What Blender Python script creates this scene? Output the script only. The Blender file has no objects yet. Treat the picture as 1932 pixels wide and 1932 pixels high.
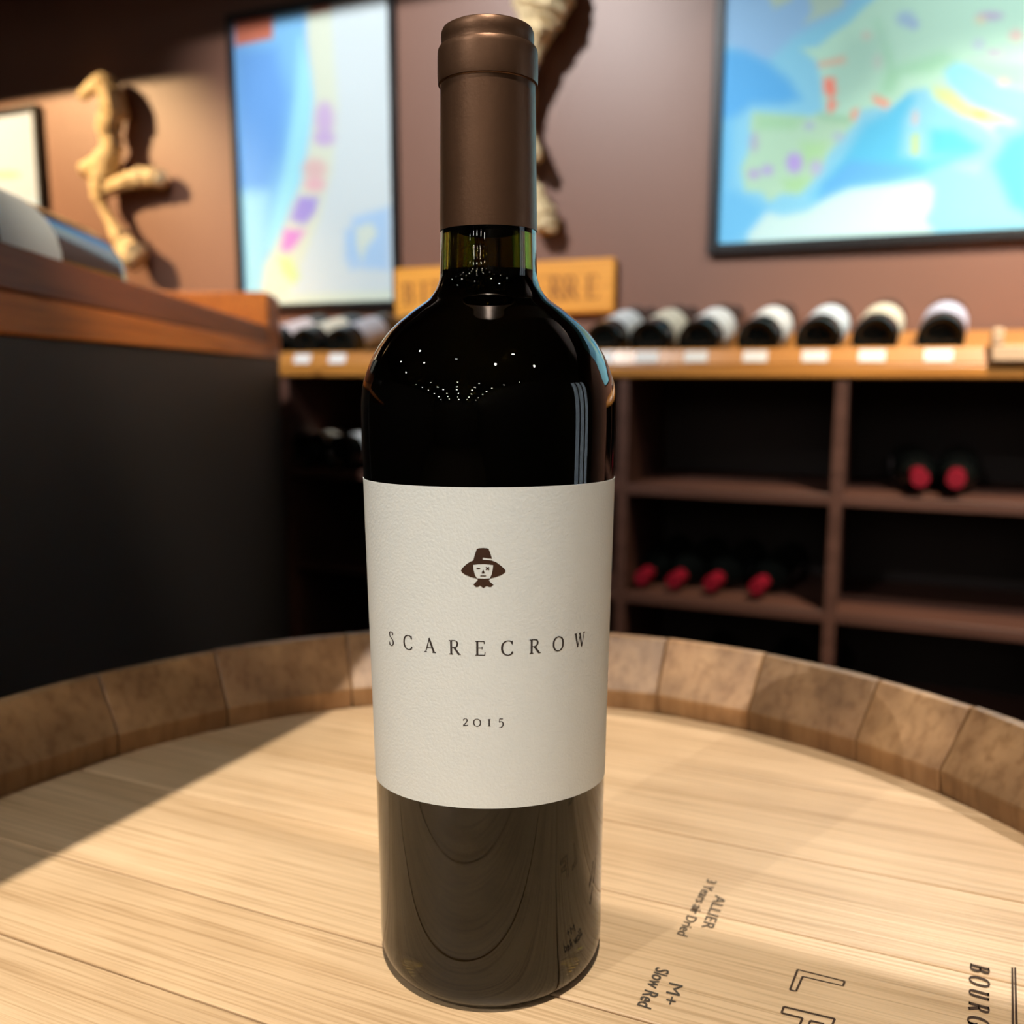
import bpy, bmesh, math, random
import numpy as np
from mathutils import Vector, Matrix

random.seed(7)
PI = math.pi
R = math.radians
scene = bpy.context.scene
col = scene.collection

# ------------------------------------------------------------------ camera, world, exposure
HEAD_Z = 0.92                      # height of the barrel head above the floor
CAM = Vector((0.0, 0.0, HEAD_Z + 0.2008))
FPX, PITCH = 1718.0, R(8.9)
cam_d = bpy.data.cameras.new('camera')
cam_d.sensor_width = 36.0
cam_d.lens = 36.0 * FPX / 1932.0
cam_d.clip_start = 0.02
cam_d.clip_end = 60
cam_d.dof.use_dof = True
cam_d.dof.focus_distance = 0.272
cam_d.dof.aperture_fstop = 9.0
cam = bpy.data.objects.new('camera', cam_d)
cam.location = CAM
cam.rotation_euler = (R(90) - PITCH, 0, 0)
col.objects.link(cam)
scene.camera = cam

world = bpy.data.worlds.new('world')
scene.world = world
world.use_nodes = True
wb = world.node_tree.nodes['Background']
wb.inputs['Color'].default_value = (0.75, 0.88, 1.0, 1)
wb.inputs['Strength'].default_value = 1.5

vs = scene.view_settings
vs.view_transform = 'Standard'
vs.look = 'None'
vs.exposure = 0.0
vs.gamma = 1.0
vs.use_curve_mapping = False
scene.cycles.max_bounces = 7
scene.cycles.diffuse_bounces = 3
scene.cycles.adaptive_threshold = .10
scene.cycles.adaptive_min_samples = 16
scene.cycles.sample_clamp_indirect = 6.0
scene.cycles.caustics_reflective = False
scene.cycles.caustics_refractive = False

YAW = R(23.0)                      # the map wall is turned this much from the view axis
RZW = Matrix.Rotation(-YAW, 4, 'Z')


def wall_pt(u, d, z):              # u along the wall, d away from the viewer, z up
    return RZW @ Vector((u, d, z))


def spot(name, loc, target, power, size_deg, blend=0.5, radius=0.03, color=(1, .86, .68)):
    l = bpy.data.lights.new(name, 'SPOT')
    l.energy = power
    l.spot_size = R(size_deg)
    l.spot_blend = blend
    l.shadow_soft_size = radius
    l.color = color
    o = bpy.data.objects.new(name, l)
    o.location = loc
    o.rotation_euler = (Vector(target) - Vector(loc)).to_track_quat('-Z', 'Y').to_euler()
    col.objects.link(o)
    return o


CEIL = 2.78
KEY = Vector((0.005, -0.30, 2.66))
# ceiling lamps and two added fill spots: (lamp position, aim, watts, cone, blend, radius, colour)
LAMPS = [
    (KEY, (-0.02, 0.34, .95), 100, 44, .5, .0012, (1, .93, .84)),
    (KEY, (-0.22, 0.26, .95), 85, 20, 1.0, .0012, (1, .92, .80)),  # added spot beside the key, brightens the left front of the barrel head
    (Vector((-1.37, -1.0, 2.66)), (0.0, 0.33, 1.0), 58, 40, .6, .004, (1, 1, .98)),
    (wall_pt(.10, 1.818, 2.66), (0.21, 0.43, .92), 125, 18, .7, .0012, (1, .88, .74)),
    (wall_pt(-3.3, .55, 2.66), wall_pt(-2.3, 2.0, 1.45), 540, 38, .7, .02, (1, .66, .33)),
    (wall_pt(-1.15, .25, 2.66), wall_pt(-1.05, 2.0, 1.50), 200, 54, .7, .03, (1, 1, 1)),
    (wall_pt(.75, .30, 2.66), wall_pt(.80, 2.0, 1.62), 175, 76, .8, .03, (1, .99, .98)),
    (wall_pt(.45, .85, 2.66), wall_pt(.45, 1.72, 1.12), 260, 60, .8, .03, (1, .82, .60)),
    (Vector((.75, -.15, 2.66)), (-.46, 1.15, 1.17), 160, 23, .8, .01, (1, .78, .52)),  # added spot to brighten the counter edge
]


# ------------------------------------------------------------------ photo geometry helpers (positions in the room)
def ray(x, y):
    a, v = (x - 966) / FPX, (y - 966) / FPX
    c, s = math.cos(PITCH), math.sin(PITCH)
    return Vector((a, c - v * s, -s - v * c))


def on_level(x, y, z):             # point of a horizontal level
    r = ray(x, y)
    return CAM + r * ((z - CAM.z) / r.z)


def on_wall(x, y, d):              # -> (u, z) on the vertical plane at distance d
    r = RZW.inverted().to_3x3() @ ray(x, y)
    t = d / r.y
    return r.x * t, CAM.z + r.z * t


def to_px(P):                      # numpy (n,3) world -> pixel
    c, s = math.cos(PITCH), math.sin(PITCH)
    x, y, z = P[:, 0], P[:, 1], P[:, 2] - CAM.z
    dep = y * c - z * s
    up = y * s + z * c
    return np.stack([966 + FPX * x / dep, 966 - FPX * up / dep], 1)


# ------------------------------------------------------------------ materials
def lin(c):
    return tuple((v / 255 / 12.92) if v / 255 <= .04045 else ((v / 255 + .055) / 1.055) ** 2.4 for v in c)


def principled(name):
    m = bpy.data.materials.new(name)
    m.use_nodes = True
    nt = m.node_tree
    return m, nt, nt.nodes['Principled BSDF']


def mat(name, color, rough=.5, metallic=0., spec=.5, coat=0., noise=0., nscale=40., bump=0., bscale=200., emit=None, estr=0.):
    m, nt, b = principled(name)
    N, L = nt.nodes, nt.links
    b.inputs['Base Color'].default_value = (*color, 1)
    b.inputs['Roughness'].default_value = rough
    b.inputs['Metallic'].default_value = metallic
    b.inputs['Specular IOR Level'].default_value = spec
    b.inputs['Coat Weight'].default_value = coat
    if emit:
        b.inputs['Emission Color'].default_value = (*emit, 1)
        b.inputs['Emission Strength'].default_value = estr
    if noise or bump:
        tc = N.new('ShaderNodeTexCoord')
    if noise:
        t = N.new('ShaderNodeTexNoise')
        t.inputs['Scale'].default_value = nscale
        t.inputs['Detail'].default_value = 5
        L.new(tc.outputs['Object'], t.inputs['Vector'])
        mx = N.new('ShaderNodeMix')
        mx.data_type = 'RGBA'
        mx.inputs[6].default_value = (*[c * (1 - noise) for c in color], 1)
        mx.inputs[7].default_value = (*[min(1, c * (1 + noise)) for c in color], 1)
        L.new(t.outputs['Fac'], mx.inputs[0])
        L.new(mx.outputs[2], b.inputs['Base Color'])
    if bump:
        t2 = N.new('ShaderNodeTexNoise')
        t2.inputs['Scale'].default_value = bscale
        t2.inputs['Detail'].default_value = 3
        L.new(tc.outputs['Object'], t2.inputs['Vector'])
        bp = N.new('ShaderNodeBump')
        bp.inputs['Strength'].default_value = bump
        bp.inputs['Distance'].default_value = .001
        L.new(t2.outputs['Fac'], bp.inputs['Height'])
        L.new(bp.outputs['Normal'], b.inputs['Normal'])
    return m


def wood(name, light, dark, rough=.5, stretch=(1.5, 45, 45), fine=(6, 260, 260), contrast=.5, vary=.2, bump=.15, rotz=0., blotch=0., coat=0.):
    """Grain runs along local x after turning by rotz; every object gets its own tone and offset."""
    m, nt, b = principled(name)
    N, L = nt.nodes, nt.links
    tc = N.new('ShaderNodeTexCoord')
    oi = N.new('ShaderNodeObjectInfo')
    rot = N.new('ShaderNodeMapping')
    rot.inputs['Rotation'].default_value = (0, 0, rotz)
    L.new(tc.outputs['Object'], rot.inputs['Vector'])
    off = N.new('ShaderNodeVectorMath')
    off.operation = 'MULTIPLY'
    off.inputs[1].default_value = (7.3, 3.1, 5.7)
    cx = N.new('ShaderNodeCombineXYZ')
    for i in range(3):
        L.new(oi.outputs['Random'], cx.inputs[i])
    L.new(cx.outputs[0], off.inputs[0])
    add = N.new('ShaderNodeVectorMath')
    L.new(rot.outputs[0], add.inputs[0])
    L.new(off.outputs[0], add.inputs[1])

    def grain(sc, detail, dist):
        mp = N.new('ShaderNodeMapping')
        mp.inputs['Scale'].default_value = sc
        L.new(add.outputs[0], mp.inputs['Vector'])
        t = N.new('ShaderNodeTexNoise')
        t.inputs['Scale'].default_value = 1.0
        t.inputs['Detail'].default_value = detail
        t.inputs['Distortion'].default_value = dist
        L.new(mp.outputs[0], t.inputs['Vector'])
        return t
    g1, g2 = grain(stretch, 4, .6), grain(fine, 4, .1)
    r1 = N.new('ShaderNodeValToRGB')
    r1.color_ramp.elements[0].position = .5 - contrast * .5
    r1.color_ramp.elements[1].position = .5 + contrast * .35
    r1.color_ramp.elements[0].color = (*dark, 1)
    r1.color_ramp.elements[1].color = (*light, 1)
    L.new(g1.outputs['Fac'], r1.inputs['Fac'])
    r2 = N.new('ShaderNodeValToRGB')
    r2.color_ramp.elements[0].position = .33
    r2.color_ramp.elements[1].position = .55
    r2.color_ramp.elements[0].color = (.62, .55, .46, 1)
    r2.color_ramp.elements[1].color = (1, 1, 1, 1)
    L.new(g2.outputs['Fac'], r2.inputs['Fac'])
    mu = N.new('ShaderNodeMix')
    mu.data_type = 'RGBA'
    mu.blend_type = 'MULTIPLY'
    mu.inputs[0].default_value = .70
    L.new(r1.outputs[0], mu.inputs[6])
    L.new(r2.outputs[0], mu.inputs[7])
    last = mu.outputs[2]
    if blotch:
        t = N.new('ShaderNodeTexNoise')
        t.inputs['Scale'].default_value = 14
        t.inputs['Detail'].default_value = 4
        L.new(add.outputs[0], t.inputs['Vector'])
        r3 = N.new('ShaderNodeValToRGB')
        r3.color_ramp.elements[0].position = .4
        r3.color_ramp.elements[1].position = .62
        r3.color_ramp.elements[0].color = (1 - blotch, 1 - blotch * 1.05, 1 - blotch * 1.15, 1)
        r3.color_ramp.elements[1].color = (1, 1, 1, 1)
        L.new(t.outputs['Fac'], r3.inputs['Fac'])
        m3 = N.new('ShaderNodeMix')
        m3.data_type = 'RGBA'
        m3.blend_type = 'MULTIPLY'
        m3.inputs[0].default_value = 1
        L.new(last, m3.inputs[6])
        L.new(r3.outputs[0], m3.inputs[7])
        last = m3.outputs[2]
    hsv = N.new('ShaderNodeHueSaturation')
    mr = N.new('ShaderNodeMapRange')
    mr.inputs['To Min'].default_value = 1 - vary
    mr.inputs['To Max'].default_value = 1 + vary * .6
    L.new(oi.outputs['Random'], mr.inputs['Value'])
    L.new(mr.outputs[0], hsv.inputs['Value'])
    L.new(last, hsv.inputs['Color'])
    L.new(hsv.outputs[0], b.inputs['Base Color'])
    b.inputs['Roughness'].default_value = rough
    b.inputs['Coat Weight'].default_value = coat
    b.inputs['Coat Roughness'].default_value = .25
    if bump:
        bp = N.new('ShaderNodeBump')
        bp.inputs['Strength'].default_value = bump
        bp.inputs['Distance'].default_value = .0006
        L.new(g2.outputs['Fac'], bp.inputs['Height'])
        L.new(bp.outputs['Normal'], b.inputs['Normal'])
    return m


def glass_mat(name, color, rough=.0):
    m, nt, b = principled(name)
    b.inputs['Base Color'].default_value = (*color, 1)
    b.inputs['Transmission Weight'].default_value = 1
    b.inputs['Roughness'].default_value = rough
    b.inputs['IOR'].default_value = 1.52
    return m


def attr_mat(name, rough=.45):
    m, nt, b = principled(name)
    a = nt.nodes.new('ShaderNodeAttribute')
    a.attribute_name = 'print'
    nt.links.new(a.outputs['Color'], b.inputs['Base Color'])
    b.inputs['Roughness'].default_value = rough
    b.inputs['Specular IOR Level'].default_value = .15
    return m


M = {}
M['wall'] = mat('brown_wall_paint', (.215, .105, .072), rough=.43, spec=.5, noise=.06, nscale=3, bump=.08, bscale=160)
M['room'] = mat('dark_wall_paint', (.06, .048, .042), rough=.6, noise=.1, nscale=3)
M['ceiling'] = mat('dark_ceiling_paint', (.05, .045, .042), rough=.8, noise=.1, nscale=3)
M['floor'] = mat('dark_floor', (.10, .07, .05), rough=.5, noise=.2, nscale=6)
M['beam'] = mat('beam_paint', (.07, .05, .04), rough=.7, noise=.1, nscale=4)
M['oak'] = wood('oak_head', (.80, .56, .33), (.58, .37, .19), rough=.42, stretch=(3.0, 55, 55), fine=(12, 800, 800), contrast=.72, vary=.10, bump=.35, rotz=R(23), blotch=.10)
M['stave'] = wood('oak_stave', (.60, .35, .165), (.31, .16, .07), rough=.45, stretch=(30, 30, 4), fine=(220, 220, 12), contrast=.6, vary=.28, bump=.3, blotch=.45)
M['hoop'] = mat('galvanised_hoop', (.32, .31, .30), rough=.45, metallic=.9, noise=.25, nscale=30)
M['burn'] = mat('burnt_brand', (.050, .024, .010), rough=.8, noise=.4, nscale=400)
M['stencil'] = mat('stencil_ink', (.075, .055, .035), rough=.8, noise=.3, nscale=400)
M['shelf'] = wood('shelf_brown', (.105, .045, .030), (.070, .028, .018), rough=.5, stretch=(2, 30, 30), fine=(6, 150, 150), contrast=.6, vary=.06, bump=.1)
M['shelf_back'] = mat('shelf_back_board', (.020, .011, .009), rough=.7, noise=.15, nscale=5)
M['pine'] = wood('pine_board', (.62, .275, .055), (.46, .175, .026), rough=.4, stretch=(1.2, 26, 26), fine=(4, 140, 140), contrast=.7, vary=.05, bump=.1, coat=.2)
M['sign'] = wood('sign_board', (.95, .43, .06), (.82, .34, .045), rough=.5, stretch=(2, 26, 26), fine=(6, 140, 140), contrast=.7, vary=.05, bump=.1)
M['carve'] = mat('carved_marks', (.34, .13, .03), rough=.8, noise=.2, nscale=60)
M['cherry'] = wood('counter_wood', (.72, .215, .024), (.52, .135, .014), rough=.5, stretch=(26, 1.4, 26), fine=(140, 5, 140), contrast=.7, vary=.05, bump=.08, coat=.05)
M['cherry_dark'] = wood('counter_wood_darker', (.27, .070, .014), (.20, .048, .009), rough=.55, stretch=(26, 1.4, 26), fine=(140, 5, 140), contrast=.7, vary=.05, bump=.08, coat=.0)  # counter wood in a darker tone for the upper edge
M['panel'] = mat('black_panel', (.0090, .0074, .0080), rough=.6, noise=.12, nscale=4, bump=.05, bscale=300)
M['frame'] = mat('black_frame', (.012, .012, .014), rough=.35, noise=.1, nscale=20)
M['print'] = attr_mat('map_print', rough=.5)
M['drift'] = wood('driftwood', (.92, .76, .48), (.72, .54, .28), rough=.7, stretch=(20, 20, 8), fine=(150, 150, 40), contrast=.6, vary=.05, bump=.5)
M['glass'] = glass_mat('olive_glass', (.17, .145, .022))
M['wine'] = mat('dark_wine', (.006, .002, .003), rough=.25, spec=.2, noise=.1, nscale=20)
M['cork'] = mat('cork', (.05, .03, .015), rough=.9, noise=.3, nscale=200)
M['capsule'] = mat('bronze_capsule', (.135, .068, .036), rough=.42, metallic=.75, noise=.10, nscale=120, bump=.05, bscale=900)
M['paper'] = mat('label_paper', (.755, .790, .765), rough=.75, spec=.2, noise=.015, nscale=60, bump=.10, bscale=1100)
M['ink'] = mat('label_ink', (.035, .028, .026), rough=.6, noise=.1, nscale=200)
M['emblem'] = mat('emblem_brown', (.045, .018, .008), rough=.5, noise=.35, nscale=900)
M['black_glass'] = mat('black_bottle_glass', (.006, .007, .006), rough=.08, spec=.35, noise=.1, nscale=30)
M['label_white'] = mat('white_bottle_label', (.72, .74, .74), rough=.6, noise=.05, nscale=40)
M['label_cream'] = mat('cream_bottle_label', (.68, .63, .50), rough=.6, noise=.05, nscale=40)
M['label_grey'] = mat('grey_bottle_label', (.42, .42, .46), rough=.6, noise=.05, nscale=40)
M['label_pink'] = mat('pinkish_bottle_label', (.70, .60, .60), rough=.6, noise=.05, nscale=40)
M['label_blue'] = mat('pale_blue_bottle_label', (.60, .68, .76), rough=.6, noise=.05, nscale=40)
M['label_lilac'] = mat('lilac_bottle_label', (.52, .53, .68), rough=.6, noise=.05, nscale=40)
M['red_cap'] = mat('red_capsule', (.20, .006, .017), rough=.35, noise=.1, nscale=60)
M['black_cap'] = mat('black_capsule', (.012, .011, .012), rough=.25, noise=.1, nscale=60)
M['tag'] = mat('white_card', (.78, .78, .76), rough=.6, noise=.03, nscale=60)
M['peg'] = mat('pale_peg_wood', (.62, .42, .26), rough=.6, noise=.15, nscale=50)
M['lamp_metal'] = mat('lamp_housing', (.05, .05, .05), rough=.4, metallic=.6, noise=.1, nscale=20)
M['lamp_glow'] = mat('lamp_lens', (.9, .9, .9), rough=.5, noise=.01, nscale=5, emit=(1, .93, .82), estr=62)
M['win_frame'] = mat('window_frame_paint', (.10, .09, .08), rough=.5, noise=.1, nscale=10)
M['pane'] = glass_mat('window_glass', (1, 1, 1))


# ------------------------------------------------------------------ mesh helpers
class MB:
    def __init__(self):
        self.v, self.f, self.s = [], [], []

    def quad(self, idx, smooth=False):
        self.f.append(tuple(idx))
        self.s.append(smooth)

    def box(self, x0, x1, y0, y1, z0, z1):
        b = len(self.v)
        self.v += [(x0, y0, z0), (x1, y0, z0), (x1, y1, z0), (x0, y1, z0), (x0, y0, z1), (x1, y0, z1), (x1, y1, z1), (x0, y1, z1)]
        for q in ((0, 3, 2, 1), (4, 5, 6, 7), (0, 1, 5, 4), (1, 2, 6, 5), (2, 3, 7, 6), (3, 0, 4, 7)):
            self.quad([b + i for i in q])
        return self

    def prism(self, poly, axis, a0, a1):
        """poly: 2-D outline (ccw) pushed along axis from a0 to a1."""
        b, n = len(self.v), len(poly)

        def P(p, a):
            return {'x': (a, p[0], p[1]), 'y': (p[0], a, p[1]), 'z': (p[0], p[1], a)}[axis]
        self.v += [P(p, a0) for p in poly] + [P(p, a1) for p in poly]
        self.quad([b + i for i in reversed(range(n))])
        self.quad([b + n + i for i in range(n)])
        for i in range(n):
            j = (i + 1) % n
            self.quad([b + i, b + j, b + n + j, b + n + i])
        return self

    def lathe(self, prof, seg=32, closed=False, cap=True, cx=0, cy=0):
        b, n = len(self.v), len(prof)
        for k in range(seg):
            a = 2 * PI * k / seg
            self.v += [(cx + r * math.cos(a), cy + r * math.sin(a), z) for r, z in prof]
        for k in range(seg):
            k2 = (k + 1) % seg
            for i in range(n if closed else n - 1):
                j = (i + 1) % n
                self.quad([b + k * n + i, b + k2 * n + i, b + k2 * n + j, b + k * n + j], True)
        if cap and not closed:
            self.quad([b + k * n for k in reversed(range(seg))])
            self.quad([b + k * n + n - 1 for k in range(seg)])
        return self

    def tube(self, pts, rad, seg=8, wobble=0.):
        pts = [Vector(p) for p in pts]
        b = len(self.v)
        n = len(pts)
        up = Vector((.3, .9, .2)).normalized()
        for i, p in enumerate(pts):
            t = (pts[min(i + 1, n - 1)] - pts[max(i - 1, 0)]).normalized()
            a = t.cross(up).normalized()
            c = t.cross(a).normalized()
            r = rad[i] if isinstance(rad, (list, tuple)) else rad
            for k in range(seg):
                w = r * (1 + random.uniform(-wobble, wobble))
                q = p + a * (w * math.cos(2 * PI * k / seg)) + c * (w * math.sin(2 * PI * k / seg))
                self.v.append(tuple(q))
        for i in range(n - 1):
            for k in range(seg):
                k2 = (k + 1) % seg
                self.quad([b + i * seg + k, b + i * seg + k2, b + (i + 1) * seg + k2, b + (i + 1) * seg + k], True)
        self.quad([b + k for k in reversed(range(seg))])
        self.quad([b + (n - 1) * seg + k for k in range(seg)])
        return self

    def mesh(self, name, m):
        me = bpy.data.meshes.new(name)
        me.from_pydata(self.v, [], self.f)
        me.polygons.foreach_set('use_smooth', self.s)
        me.materials.append(m)
        bm = bmesh.new()
        bm.from_mesh(me)
        bmesh.ops.recalc_face_normals(bm, faces=bm.faces)
        bm.to_mesh(me)
        bm.free()
        me.update()
        me.set_sharp_from_angle(angle=R(30))
        return me

    def build(self, name, m, parent=None, loc=None, rotz=None, bevel=0.):
        o = bpy.data.objects.new(name, self.mesh(name, m))
        col.objects.link(o)
        if parent:
            o.parent = parent
        if loc is not None:
            o.location = loc
        if rotz is not None:
            o.rotation_euler = (0, 0, rotz)
        if bevel:
            md = o.modifiers.new('bevel', 'BEVEL')
            md.width = bevel
            md.segments = 2
            md.limit_method = 'ANGLE'
            md.angle_limit = R(40)
        return o


def tag(o, label, cat, group=None):
    o['label'] = label
    o['category'] = cat
    if group:
        o['group'] = group
    return o


def thing(name, label, cat, loc=(0, 0, 0), rot=(0, 0, 0), group=None):
    o = bpy.data.objects.new(name, None)
    o.empty_display_size = .05
    o.location = loc
    o.rotation_euler = rot
    col.objects.link(o)
    return tag(o, label, cat, group)


def structure(o):
    o['kind'] = 'structure'
    return o


# ------------------------------------------------------------------ the room
D_SHELF = 1.69                     # front of the shelving
D_WALL = 2.03
ROOM = dict(u0=-4.3, u1=2.3, d0=-9.0, d1=D_WALL)
WROT = -YAW


def room_box(name, m, u0, u1, d0, d1, z0, z1):
    mb = MB().box(u0, u1, d0, d1, z0, z1)
    return structure(mb.build(name, m, rotz=WROT))


room_box('floor', M['floor'], ROOM['u0'], ROOM['u1'], ROOM['d0'], ROOM['d1'] + .1, -.1, 0)
room_box('ceiling', M['ceiling'], ROOM['u0'], ROOM['u1'], ROOM['d0'], ROOM['d1'] + .1, CEIL, CEIL + .1)
room_box('wall_back', M['wall'], ROOM['u0'], ROOM['u1'], D_WALL, D_WALL + .1, 0, CEIL)
room_box('wall_left', M['room'], ROOM['u0'] - .1, ROOM['u0'], ROOM['d0'], ROOM['d1'] + .1, 0, CEIL)
room_box('wall_front', M['room'], ROOM['u0'], ROOM['u1'], ROOM['d0'] - .1, ROOM['d0'], 0, CEIL)
# right wall with a shop window
wr = MB()
W0, W1, WZ0, WZ1 = .85, 1.75, .55, 2.2
wr.box(ROOM['u1'], ROOM['u1'] + .1, ROOM['d0'], W0, 0, CEIL)
wr.box(ROOM['u1'], ROOM['u1'] + .1, W1, ROOM['d1'] + .1, 0, CEIL)
wr.box(ROOM['u1'], ROOM['u1'] + .1, W0, W1, 0, WZ0)
wr.box(ROOM['u1'], ROOM['u1'] + .1, W0, W1, WZ1, CEIL)
structure(wr.build('wall_right', M['room'], rotz=WROT))
win = bpy.data.objects.new('window_1', None)
win.rotation_euler = (0, 0, WROT)
win.location = wall_pt(ROOM['u1'], (W0 + W1) / 2, WZ0)
col.objects.link(win)
structure(win)
hw, hh = (W1 - W0) / 2, WZ1 - WZ0
fr = MB()
fr.box(.0, .08, -hw, hw, 0, .05).box(.0, .08, -hw, hw, hh - .05, hh)
for y in (-hw + .025, -hw / 3, hw / 3, hw - .025):
    fr.box(.0, .08, y - .025, y + .025, .05, hh - .05)
fr.build('window_frame', M['win_frame'], win)
for k in range(3):
    y0 = [-hw + .05, -hw / 3 + .025, hw / 3 + .025][k]
    y1 = [-hw / 3 - .025, hw / 3 - .025, hw - .05][k]
    MB().box(.036, .042, y0, y1, .05, hh - .05).build('pane', M['pane'], win)

# unseen beams placed to cut the light: one along the map wall, one crosswise
BEAM_Z = 2.21
room_box('shade_beam_1', M['beam'], ROOM['u0'], ROOM['u1'], 1.40, 1.44, BEAM_Z, CEIL)
sn = Vector((-.891, .453, 0))
st = Vector((.453, .891, 0))
kz = (KEY.z - .02 - BEAM_Z) / (KEY.z - .02 - HEAD_Z)
edge_n = KEY.x * sn.x + KEY.y * sn.y
edge_n = edge_n + (.330 - edge_n) * kz
b = MB().box(0, .14, -2.4, 1.38, BEAM_Z, CEIL)
ob = b.build('shade_beam_2', M['beam'])
# local x = sn, local y = st (left-handed pair would flip, so use -x)
ob.data.transform(Matrix(((sn.x, st.x, 0, sn.x * edge_n), (sn.y, st.y, 0, sn.y * edge_n), (0, 0, 1, 0), (0, 0, 0, 1))))
ob.data.flip_normals()
structure(ob)

# ------------------------------------------------------------------ ceiling lamps
lamp_proto = None


def lamp_parts(root, glow=True):
    MB().lathe([(.045, 0), (.062, 0), (.062, .012), (.056, .115), (.045, .118)], 20).build('housing', M['lamp_metal'], root)
    MB().lathe([(.0005, -.020), (.030, -.012), (.042, .004), (.042, .022), (.0005, .022)], 10).build('lens', M['lamp_glow'], root)


def lamp_at(loc, label):
    global lamp_proto
    if lamp_proto is None:
        t = thing('ceiling_lamp', label, 'lamp', loc, group='round lamps on the dark ceiling')
        lamp_parts(t)
        lamp_proto = t
        return t
    t = lamp_proto.copy()
    col.objects.link(t)
    t.location = loc
    t['label'] = label
    for ch in lamp_proto.children:
        c = ch.copy()
        col.objects.link(c)
        c.parent = t
    return t


for i, (p, aim, w, cone, bl, rad, cl) in enumerate(LAMPS):
    spot('lamp_beam', p - Vector((0, 0, .02)), aim, w, cone, bl, rad, cl)
k = 0
for u in (-2.8, -1.6, -.4, .7, 1.8):
    for d in (-8.2, -6.9, -5.6, -4.4, -3.3, -2.3, -1.2, -.35):
        if (u, d) == (-.4, -.35):
            continue
        jitter = Vector((random.uniform(-.12, .12), random.uniform(-.12, .12), 0))
        lp = lamp_at(wall_pt(u, d, CEIL - .118 * (1.7 if d < -3 else 1)) + jitter, 'round black lamp on the dark ceiling behind the barrel')
        lp.scale = (1.7,) * 3 if d < -3 else (1, 1, 1)


# ------------------------------------------------------------------ lettering
def ribbon(mb, pts, widths):
    """Flat stroke in 2-D; pts list of (x, y), widths per point."""
    n = len(pts)
    b = len(mb.v)
    for i in range(n):
        p0, p1 = pts[max(i - 1, 0)], pts[min(i + 1, n - 1)]
        dx, dy = p1[0] - p0[0], p1[1] - p0[1]
        l = math.hypot(dx, dy) or 1
        nx, ny = -dy / l, dx / l
        w = widths[i] / 2
        mb.v += [(pts[i][0] + nx * w, pts[i][1] + ny * w, 0), (pts[i][0] - nx * w, pts[i][1] - ny * w, 0)]
    for i in range(n - 1):
        mb.quad([b + 2 * i, b + 2 * i + 1, b + 2 * i + 3, b + 2 * i + 2])


def curve(mb, pts, thick, thin, sub=8):
    """Smooth pen stroke whose width follows the slant of a broad nib (upright = thick)."""
    P = [Vector((*p, 0)) for p in pts]
    out = []
    for i in range(len(P) - 1):
        p0, p1, p2, p3 = P[max(i - 1, 0)], P[i], P[i + 1], P[min(i + 2, len(P) - 1)]
        for s in range(sub):
            t = s / sub
            out.append(.5 * ((2 * p1) + (p2 - p0) * t + (2 * p0 - 5 * p1 + 4 * p2 - p3) * t * t + (3 * p1 - p0 - 3 * p2 + p3) * t ** 3))
    out.append(P[-1])
    w = []
    for i in range(len(out)):
        d = out[min(i + 1, len(out) - 1)] - out[max(i - 1, 0)]
        d = d.normalized() if d.length else Vector((1, 0, 0))
        w.append(thin + (thick - thin) * abs(d.y) ** 1.6)
    ribbon(mb, [(p.x, p.y) for p in out], w)


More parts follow.
